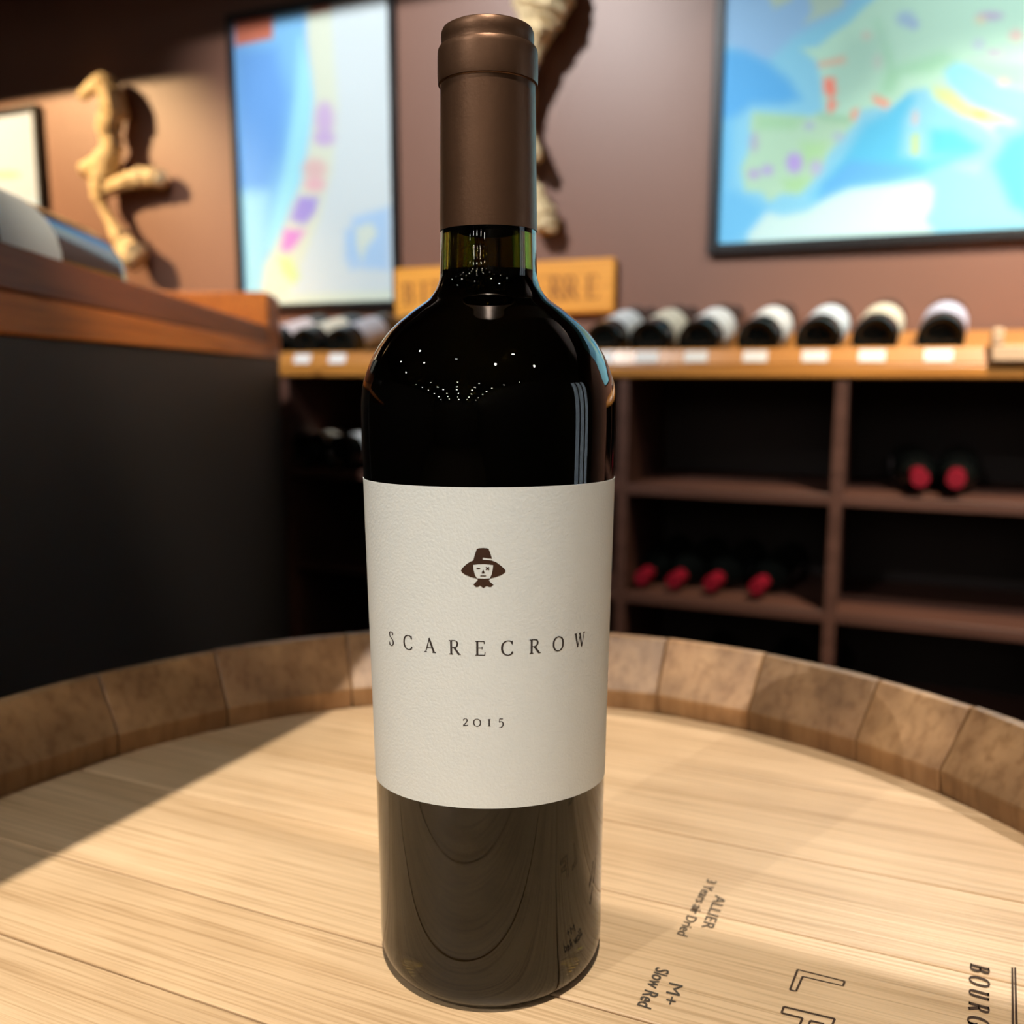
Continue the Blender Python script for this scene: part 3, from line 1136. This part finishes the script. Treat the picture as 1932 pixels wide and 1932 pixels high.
for x, lm, lab, yb in row:
    u, z = on_wall(x, 650, D_SHELF + .032)
    zc = z_mid + .038 / math.cos(TILT) + .0035 + .001
    base = wall_pt(u, D_SHELF + .034, zc)
    cellar_bottle(lab, base, ax, lm, 'black_cap', 'bottles lying on the display edge', face=(.25, 0, 1))
    # price card in front of it
    cu, cz = on_wall(x - 3 if x > 1000 else x - 4, 668 if x > 1000 else 683, D_SHELF)
    czm = (z_mid + z_lip_top) / 2
    card = MB().box(-.0215, .0215, -.0007, .0, -.0105, .0105).build('price_card', M['tag'])
    sl = math.atan2(.012, z_lip_top - z_mid)
    card.rotation_euler = (-sl, 0, WROT)
    card.location = wall_pt(cu, D_SHELF + .012 * .5 - .0006, czm)
    which = lab.split('black wine bottle ')[-1]
    tag(card, 'white price card on the pine edge below the ' + {505: 'bottle at the bar counter end', 572: 'cream-labelled bottle second from the counter', 638: 'grey-labelled bottle left of the tall bottle',
        1136: 'bottle touching the tall bottle shoulder', 1222: 'beige-labelled bottle under the sign end', 1315: 'third bottle right of the tall bottle', 1427: 'bottle under the big map corner',
        1540: 'pale blue labelled bottle', 1648: 'cream-labelled bottle second from the pegs', 1774: 'lilac-labelled bottle beside the pegs'}[x], 'price card', 'price cards on the display edge')

# empty cradle with two pegs at the right
u, z = on_wall(1886, 650, D_SHELF)
cr = thing('bottle_cradle', 'small pale wooden cradle with two pegs at the right end of the display edge', 'cradle', wall_pt(u, D_SHELF, z_mid), (0, 0, WROT))
MB().box(-.012, .060, -.013, -.0005, .004, .030).build('rail', M['peg'], cr, bevel=.003)
for du in (-.004, .052):
    MB().box(du - .009, du + .009, -.013, .018, z_lip_top - z_mid + .0005, z_lip_top - z_mid + .028).build('peg', M['peg'], cr, bevel=.004)

# bottles inside the compartments
wd = Vector((math.sin(YAW), math.cos(YAW), 0))
for x, lm, lab in ((588, 'label_cream', 'black wine bottle with cream label, base outward in the upper left compartment'),
                   (655, 'label_white', 'black wine bottle in the upper left compartment, half hidden by the tall bottle')):
    u, z = on_wall(x, 845, D_SHELF + .05)
    cellar_bottle(lab, wall_pt(u, D_SHELF + .016, z_s1 + TH + .0385), wd, lm, 'black_cap', 'bottles in the upper left compartment', face=(.5, 0, 1))


def neck_out(x, y, level, lab, cap, group, lm='label_grey', fan=0.0, sc=.985):
    u, z = on_wall(x, y, D_SHELF + .035)
    tip = wall_pt(u, D_SHELF + .020, 0)
    dirv = -wd
    zb = level + TH + .0385 * sc / .985
    tipz = max(level + TH + .017, min(z, zb + .01))
    base = tip + wd * .286 + Vector((math.cos(YAW), -math.sin(YAW), 0)) * fan
    base.z = zb
    tip.z = tipz
    axis = (tip - base).normalized()
    cellar_bottle(lab, base, axis, lm, cap, group, roll=R(160), scale=sc)


grp = 'red-capped bottles in the compartments'
neck_out(1735, 900, z_s1, 'wine bottle with red capsule in the upper right compartment, left one of the pair', 'red_cap', grp, fan=-.018)
neck_out(1803, 902, z_s1, 'wine bottle with red capsule in the upper right compartment, right one of the pair', 'red_cap', grp, fan=.018)
for x, y, w, fan in ((1211, 1090, 'nearest the tall bottle', .012), (1270, 1096, 'second from the tall bottle', .030), (1340, 1101, 'third from the tall bottle', .036), (1426, 1108, 'farthest from the tall bottle', .036)):
    neck_out(x, y, z_s2, 'wine bottle with red capsule in the row of four, ' + w, 'red_cap', grp, fan=fan, sc=.93)
grp = 'black-capped bottles just above the barrel rim'
for x, y, w in ((1340, 1200, 'first'), (1486, 1216, 'second'), (1545, 1228, 'third')):
    neck_out(x, y, z_levels[2], 'black-capped wine bottle peeping over the barrel rim, %s from the left' % w, 'black_cap', grp, None, fan={'first': -.02, 'second': -.02, 'third': .02}[w])

# ------------------------------------------------------------------ maps on the wall
DP = D_WALL - .022


def seg_dist(X, Y, poly):
    n = len(poly)
    d = np.full(X.shape, 1e9)
    inside = np.zeros(X.shape, bool)
    for i in range(n):
        x0, y0 = poly[i]
        x1, y1 = poly[(i + 1) % n]
        dx, dy = x1 - x0, y1 - y0
        t = np.clip(((X - x0) * dx + (Y - y0) * dy) / (dx * dx + dy * dy + 1e-9), 0, 1)
        d = np.minimum(d, np.hypot(X - x0 - t * dx, Y - y0 - t * dy))
        if dy != 0:
            c = ((y0 > Y) != (y1 > Y)) & (X < dx * (Y - y0) / dy + x0)
            inside ^= c
    return np.where(inside, d, -d)


def framed_map(name, label, u0, u1, z0, z1, layers, base, nu, nz, fw=.016):
    uc = (u0 + u1) / 2
    t = thing(name, label, 'map', wall_pt(uc, D_WALL, z0), (0, 0, WROT))
    hw_ = (u1 - u0) / 2
    H = z1 - z0
    me_v = []
    us = np.linspace(-hw_ + fw * .5, hw_ - fw * .5, nu)
    zs = np.linspace(fw * .5, H - fw * .5, nz)
    UU, ZZ = np.meshgrid(us, zs)
    V = np.stack([UU.ravel(), np.full(UU.size, -.010), ZZ.ravel()], 1)
    c, s = math.cos(YAW), math.sin(YAW)
    o = wall_pt(uc, D_WALL, z0)
    Wd = np.stack([V[:, 0] * c + V[:, 1] * s + o.x, -V[:, 0] * s + V[:, 1] * c + o.y, V[:, 2] + o.z], 1)
    px = to_px(Wd)
    X, Y = px[:, 0], px[:, 1]
    colr = np.tile(np.array(lin(base)), (len(X), 1))
    for poly, cc, soft in layers:
        sd = seg_dist(X, Y, poly)
        al = np.clip(sd / (2 * soft) + .5, 0, 1)
        al = al * al * (3 - 2 * al)
        colr = colr * (1 - al[:, None]) + np.array(lin(cc)) * al[:, None]
    faces = []
    for j in range(nz - 1):
        for i in range(nu - 1):
            a = j * nu + i
            faces.append((a, a + 1, a + nu + 1, a + nu))
    me = bpy.data.meshes.new('print')
    me.from_pydata(V.tolist(), [], faces)
    at = me.color_attributes.new('print', 'FLOAT_COLOR', 'POINT')
    at.data.foreach_set('color', np.c_[np.clip(colr * .92, 0, .9), np.ones(len(colr))].ravel())
    me.materials.append(M['print'])
    ob = bpy.data.objects.new('map_print', me)
    col.objects.link(ob)
    ob.parent = t
    MB().box(-hw_ + .002, hw_ - .002, -.009, -.001, .002, H - .002).build('backing', M['frame'], t)
    for bx in ((-hw_, -hw_ + fw, 0, H), (hw_ - fw, hw_, 0, H), (-hw_ + fw, hw_ - fw, 0, fw), (-hw_ + fw, hw_ - fw, H - fw, H)):
        MB().box(bx[0], bx[1], -.022, -.001, bx[2], bx[3]).build('frame_bar', M['frame'], t, bevel=.002)
    return t


def z1_(pts):                      # points read in a 700 px crop at the top left
    k = 700 / 1932
    return [(x * k, y * k) for x, y in pts]


def z3_(pts):                      # points read in a 682 px crop at the top right
    k = 682 / 1932
    return [(1250 + x * k, y * k) for x, y in pts]


def ell(cx, cy, rx, ry, n=14):
    return [(cx + rx * math.cos(2 * PI * i / n), cy + ry * math.sin(2 * PI * i / n)) for i in range(n)]


# narrow map left of the bottle
uL, uR = on_wall(436, 300, DP)[0], on_wall(746, 300, DP)[0]
zB, zT = on_wall(595, 583, DP)[1], on_wall(475, 18, DP)[1]
lay = [
    (z1_([(1180, 0), (1600, -60), (1620, 400), (1630, 600), (1600, 760), (1560, 960), (1500, 1120), (1440, 1330), (1400, 1600), (1150, 1600)]), (135, 200, 250), 14),
    (z1_([(1220, 250), (1440, 250), (1500, 500), (1470, 800), (1400, 1000), (1240, 1000)]), (115, 175, 245), 22),
    (z1_([(1560, 200), (1620, 380), (1630, 600), (1600, 760), (1560, 960), (1500, 1100), (1440, 1300), (1370, 1300), (1480, 900), (1540, 500)]), (165, 235, 255), 12),
    (z1_([(1210, 1000), (1400, 1000), (1400, 1300), (1380, 1600), (1210, 1600)]), (160, 220, 245), 20),
    (z1_([(1600, -60), (1720, -60), (1740, 300), (1760, 560), (1730, 900), (1660, 1150), (1560, 1400), (1470, 1600), (1350, 1600), (1380, 1380), (1470, 1200), (1520, 1080), (1580, 940), (1620, 700), (1640, 500), (1600, 200)]), (220, 232, 215), 10),
    (z1_([(1220, 110), (1420, 70), (1420, 200), (1225, 240)]), (205, 120, 95), 5),
    (z1_([(1620, 10), (1720, -10), (1720, 50), (1620, 70)]), (200, 120, 95), 8),
    (z1_(ell(1690, 620, 50, 90)), (205, 185, 225), 12), (z1_(ell(1690, 720, 55, 40)), (200, 180, 225), 10),
    (z1_(ell(1640, 880, 60, 55)), (225, 195, 195), 12), (z1_(ell(1640, 960, 55, 40)), (232, 190, 200), 10),
    (z1_([(1560, 1020), (1660, 1030), (1640, 1110), (1590, 1170), (1510, 1150), (1530, 1080)]), (172, 160, 232), 8),
    (z1_([(1480, 1190), (1590, 1200), (1540, 1280), (1500, 1315), (1460, 1300)]), (222, 150, 222), 8),
    (z1_([(1450, 1340), (1510, 1340), (1560, 1440), (1530, 1480), (1470, 1420)]), (212, 235, 165), 10),
    (z1_([(1800, 1200), (1860, 1180), (1870, 1300), (1830, 1400), (1800, 1350)]), (170, 210, 250), 12),
    ([(665, 410), (735, 390), (735, 510), (665, 505)], (175, 212, 248), 10),
    ([(672, 430), (700, 420), (712, 440), (690, 470), (683, 495), (672, 460)], (215, 232, 225), 6),
    ([(450, 560), (740, 548), (740, 580), (450, 590)], (222, 236, 222), 8),
]
framed_map('framed_map', 'tall framed map of a long coastline left of the tall bottle', uL, uR, zB, zT, lay, (214, 230, 236), 110, 180)

# big map right of the bottle
uL, uB_ = on_wall(1341, 240, DP)[0], on_wall(1640, 464, DP)[1]
lay = [
    (z3_([(300, -100), (1100, -100), (960, 60), (820, 130), (700, 200), (560, 330), (320, 240)]), (155, 205, 248), 14),
    (z3_([(330, 260), (440, 270), (560, 330), (680, 430), (740, 530), (640, 560), (480, 560), (400, 620), (300, 680), (250, 600), (250, 300)]), (98, 188, 255), 14),
    (z3_([(250, 680), (380, 640), (370, 900), (360, 1000), (470, 1060), (560, 1110), (480, 1220), (400, 1300), (240, 1310)]), (118, 204, 255), 16),
    (z3_([(1310, 490), (1350, 520), (1290, 640), (1270, 830), (1420, 860), (1700, 790), (1400, 920), (1120, 950), (900, 1010), (800, 1060), (860, 980), (960, 850), (1080, 660), (1200, 600)]), (98, 205, 255), 14),
    (z3_([(1000, 860), (1330, 880), (1400, 920), (1200, 970), (1000, 990), (840, 1060), (860, 980)]), (105, 190, 255), 12),
    (z3_([(1430, 690), (1560, 690), (1700, 780), (1640, 820), (1430, 830)]), (98, 210, 255), 12),
    (z3_([(1760, 880), (1850, 740), (1960, 700), (1960, 1150), (1860, 1100)]), (98, 195, 255), 14),
    (z3_([(1570, 340), (1620, 380), (1760, 460), (1960, 520), (1960, 600), (1800, 570), (1640, 500), (1520, 400)]), (150, 235, 255), 8),
    # lands
    (z3_([(480, 600), (640, 612), (780, 622), (870, 600), (1030, 655), (1000, 690), (940, 760), (880, 830), (840, 920), (780, 990), (720, 1040), (640, 1035), (570, 1080), (530, 1030), (440, 1020), (420, 900), (450, 830), (480, 740), (465, 680)]), (188, 232, 205), 7),
    (z3_([(740, 260), (830, 250), (900, 190), (1000, 120), (1080, 40), (1200, -60), (1990, -60), (1990, 500), (1850, 465), (1750, 415), (1640, 350), (1560, 330), (1500, 380), (1530, 450), (1600, 510), (1700, 580), (1800, 605), (1890, 655), (1800, 650), (1760, 700), (1790, 750), (1740, 700), (1640, 640), (1540, 590), (1440, 520), (1420, 470), (1330, 480), (1260, 540), (1210, 578), (1130, 575), (1060, 590), (1030, 655), (870, 605), (860, 540), (850, 430), (825, 330)]), (192, 243, 225), 7),
    (z3_([(1150, 120), (1240, 360), (1500, 280), (1560, 320), (1440, 390), (1280, 400), (1230, 500), (1160, 500), (1200, 360)]), (165, 228, 195), 20),
    (z3_([(1640, 340), (1960, 340), (1960, 480), (1850, 460), (1740, 410)]), (168, 226, 205), 14),
    (z3_([(1000, 200), (1180, 180), (1120, 450), (960, 560), (880, 600), (880, 350)]), (180, 230, 215), 22),
    (z3_([(830, 610), (1020, 620), (1000, 665), (850, 640)]), (165, 218, 185), 10),
    (z3_([(500, 610), (760, 630), (700, 690), (500, 690)]), (172, 226, 185), 12),
    (z3_([(740, 760), (880, 760), (840, 880), (760, 900)]), (180, 232, 180), 12),
    (z3_([(640, 960), (800, 940), (740, 1030), (660, 1020)]), (178, 230, 178), 10),
    (z3_([(1440, 460), (1540, 480), (1640, 570), (1700, 590), (1890, 655), (1860, 665), (1700, 640), (1600, 620), (1470, 530)]), (208, 232, 165), 8),
    (z3_([(1660, 580), (1740, 600), (1720, 640), (1670, 620)]), (218, 230, 120), 8),
    (z3_([(540, -60), (700, -60), (690, 0), (600, 45)]), (190, 220, 205), 8),
    (z3_([(770, -60), (960, -60), (970, 30), (900, 70), (760, 125), (800, 60)]), (185, 220, 210), 8),
    (z3_([(460, 1250), (560, 1135), (640, 1155), (770, 1130), (900, 1055), (1000, 1015), (1200, 990), (1400, 968), (1450, 1010), (1440, 1100), (1400, 1180), (1450, 1240), (460, 1300)]), (208, 245, 246), 8),
    (z3_([(1340, 590), (1368, 605), (1360, 670), (1335, 665)]), (215, 200, 205), 5),
    (z3_([(1330, 720), (1372, 710), (1372, 825), (1328, 832)]), (195, 226, 160), 6),
    (z3_([(1550, 890), (1710, 865), (1690, 935), (1600, 912)]), (165, 226, 220), 7),
    # coloured districts
    (z3_([(860, 415), (918, 415), (930, 500), (905, 520), (935, 560), (900, 605), (880, 590), (890, 520), (862, 490)]), (252, 150, 132), 5),
    (z3_([(830, 335), (970, 300), (980, 335), (840, 360)]), (228, 195, 175), 7),
    (z3_([(1120, 505), (1160, 520), (1215, 545), (1200, 580), (1130, 545)]), (250, 165, 145), 5),
    (z3_([(1010, 590), (1050, 580), (1035, 640), (1008, 640)]), (245, 170, 150), 5),
    (z3_(ell(705, 870, 45, 55)), (188, 172, 240), 8), (z3_(ell(560, 910, 32, 28)), (188, 180, 232), 8), (z3_(ell(490, 930, 32, 26)), (188, 178, 225), 8),
    (z3_(ell(820, 895, 32, 40)), (190, 195, 235), 10), (z3_(ell(785, 672, 24, 18)), (180, 195, 230), 7), (z3_(ell(490, 760, 22, 50)), (182, 190, 215), 9),
    (z3_(ell(940, 730, 30, 24)), (180, 205, 230), 9), (z3_(ell(1300, 100, 50, 40)), (165, 205, 235), 10), (z3_(ell(1340, 130, 30, 28)), (165, 200, 235), 8),
    (z3_(ell(1750, 85, 70, 22)), (190, 180, 220), 9), (z3_(ell(1700, 105, 28, 22)), (225, 225, 195), 8), (z3_(ell(1890, 190, 36, 30)), (225, 200, 200), 9),
    (z3_(ell(1780, 285, 50, 20)), (200, 195, 222), 9), (z3_(ell(1690, 240, 30, 30)), (190, 215, 235), 10), (z3_(ell(1820, 440, 30, 16)), (225, 205, 190), 8),
    (z3_(ell(1090, 190, 22, 20)), (215, 215, 205), 8), (z3_(ell(1150, 330, 22, 40)), (200, 222, 215), 10),
]
framed_map('framed_map', 'large framed map of southern Europe right of the tall bottle', uL, uL + 1.20, uB_, uB_ + .84, lay, (145, 220, 252), 230, 170, fw=.020)

# third map cut by the left edge
uR3 = on_wall(72, 300, DP)[0]
zB3, zT3 = on_wall(30, 425, DP)[1], on_wall(30, 200, DP)[1]
lay = [([(-300, 100), (60, 190), (62, 215), (-300, 215)], (200, 218, 245), 6), ([(-60, 380), (70, 380), (70, 430), (-60, 430)], (170, 210, 250), 14),
       (ell(10, 330, 30, 8), (205, 200, 185), 6), (ell(12, 255, 20, 25), (210, 215, 235), 10)]
framed_map('framed_map', 'small pale framed map cut by the left photo edge above the counter', uR3 - .62, uR3, zB3, zT3, lay, (185, 205, 235), 60, 50, fw=.014)

# ------------------------------------------------------------------ wooden sign
uS0, zS0 = on_wall(745, 598, DP)
uS1, zS1 = on_wall(1161, 487, DP)
zS0 = (zS0 + on_wall(1155, 594, DP)[1]) / 2
zS1 = (zS1 + on_wall(748, 504, DP)[1]) / 2
sign = thing('wooden_sign', 'orange wooden sign with carved marks behind the bottle neck', 'sign', wall_pt((uS0 + uS1) / 2, D_WALL, zS0), (0, 0, WROT))
hs, H = (uS1 - uS0) / 2, zS1 - zS0
MB().box(-hs, hs, -.024, -.001, 0, H).build('board', M['sign'], sign, bevel=.006)


def sign_glyph(ch, xc, w):
    mb = MB()
    glyph(mb, ch, .20, .08)
    mapped(mb, 'carved_letter', M['carve'], sign, lambda a_, c_: Vector((xc + a_ * w, -.0243, H * .27 + c_ * H * .42)), 9.)


for x, ch in ((772, 'B'), (800, '1'), (826, 'E'), (1050, 'R'), (1078, 'R'), (1118, 'E')):
    uu = on_wall(x, 540, DP)[0] - (uS0 + uS1) / 2
    sign_glyph(ch, uu, .040)

# ------------------------------------------------------------------ driftwood on the wall
def drift(name, label, paths):
    base = wall_pt(*[(lambda q: (q[0], D_WALL, q[1]))(on_wall(*paths[0][0][0], D_WALL - .06))][0])
    t = thing(name, label, 'driftwood', base, (0, 0, WROT))
    b0 = on_wall(*paths[0][0][0], D_WALL - .06)
    for pts, rads, dd in paths:
        P = []
        for (x, y), off in zip(pts, dd):
            off = max(off * .72, max(rads) / 700 * 1.28 + .004)
            u_, z_ = on_wall(x, y, D_WALL - off)
            P.append(Vector((u_ - b0[0], -off, z_ - b0[1])))
        fine, fr_ = [], []
        for i in range(len(P) - 1):
            p0, p1, p2, p3 = P[max(i - 1, 0)], P[i], P[i + 1], P[min(i + 2, len(P) - 1)]
            for s in range(5):
                q = s / 5
                fine.append(.5 * ((2 * p1) + (p2 - p0) * q + (2 * p0 - 5 * p1 + 4 * p2 - p3) * q * q + (3 * p1 - p0 - 3 * p2 + p3) * q ** 3) + Vector([random.uniform(-.002, .002) for _ in range(3)]))
                fr_.append((rads[i] + (rads[i + 1] - rads[i]) * q) * random.uniform(.9, 1.12) / 700)
        fine.append(P[-1])
        fr_.append(rads[-1] / 1000)
        MB().tube(fine, fr_, 9, .12).build('branch', M['drift'], t)
    return t


drift('driftwood_sculpture', 'twisted golden driftwood branch on the orange lit wall above the counter', [
    ([(152, 183), (172, 168), (190, 158), (206, 172), (214, 205), (205, 240), (212, 270), (203, 300), (196, 335), (186, 362), (196, 392)], [9, 14, 18, 22, 26, 22, 18, 24, 22, 15, 10], [.06, .07, .07, .07, .07, .06, .06, .07, .06, .05, .03]),
    ([(205, 296), (180, 310), (156, 324)], [18, 17, 13], [.065, .075, .08]),
    ([(188, 362), (225, 346), (262, 336), (290, 334), (314, 340)], [15, 16, 17, 17, 12], [.06, .07, .07, .06, .05]),
    ([(194, 388), (212, 425), (232, 455), (250, 480), (264, 496)], [9, 11, 20, 27, 22], [.03, .03, .04, .055, .05]),
])
drift('driftwood_sculpture', 'pale driftwood branch hanging on the wall directly behind the bottle capsule', [
    ([(1040, -60), (1030, -10), (1018, 30), (1005, 75), (985, 130), (975, 200), (992, 260), (1018, 300)], [30, 40, 34, 24, 18, 14, 14, 11], [.06, .07, .075, .07, .06, .05, .05, .055]),
    ([(985, 130), (990, 220), (985, 300), (998, 350), (1018, 390), (1030, 425), (1032, 437)], [16, 14, 14, 16, 20, 22, 12], [.06, .05, .05, .05, .055, .055, .05]),
    ([(1016, 30), (995, 5), (985, -40)], [22, 20, 18], [.07, .07, .07]),
])

# ------------------------------------------------------------------ bar counter at the left
CY = R(6.8)
P0 = CAM + ray(508, 640) * (1.73 / ray(508, 640).y)
CZ_T, CZ_M, CZ_B, CZ_E = CAM.z + .080, CAM.z + .049, CAM.z + .0215, CAM.z + .142
LEN = (1.73 - .53) / math.cos(CY)
counter = thing('bar_counter', 'black bar counter with orange wood edge at the left', 'counter', (P0.x, P0.y, 0), (0, 0, CY))


def cb(name, m, x0, x1, y0, y1, z0, z1, bevel=.002):
    return MB().box(x0, x1, y0, y1, z0, z1).build(name, m, counter, bevel=bevel)


cb('front_panel', M['panel'], -.030, -.004, -LEN, .16, 0, CZ_B, .001)
cb('end_panel', M['panel'], -.55, -.030, .13, .16, 0, CZ_B, .001)
cb('fascia', M['cherry'], -.026, .0, -LEN, .0, CZ_B, CZ_M)
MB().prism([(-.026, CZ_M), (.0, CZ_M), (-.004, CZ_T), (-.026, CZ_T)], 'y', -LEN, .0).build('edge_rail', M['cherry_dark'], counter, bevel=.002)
cb('end_block', M['cherry'], -.24, .0, .0005, .16, CZ_B, CZ_E, .003)
cb('worktop', M['cherry'], -.55, -.026, -LEN, .0, CZ_B, CZ_B + .012)

# big bottle lying on the counter, its base at the far end
bd = Vector((-math.sin(CY), math.cos(CY), 0))
ctr_r = Vector((math.cos(CY), math.sin(CY), 0))
sc_ = .054 / .038
bl_base = Vector((P0.x, P0.y, 0)) + ctr_r * (-.026 - .056) + bd * (-(1.73 - .95) / math.cos(CY))
bl_base.z = CZ_B + .012 + .0545
big = cellar_bottle('big dark wine bottle with pale label lying on the bar counter', bl_base, -bd, 'label_blue', 'black_cap', None, face=(.5, 0, 1), scale=sc_, zs=1.2, lab_prof=[(.03815, .108), (.03835, .108), (.03835, .176), (.03815, .176)])
if 'group' in big:
    del big['group']
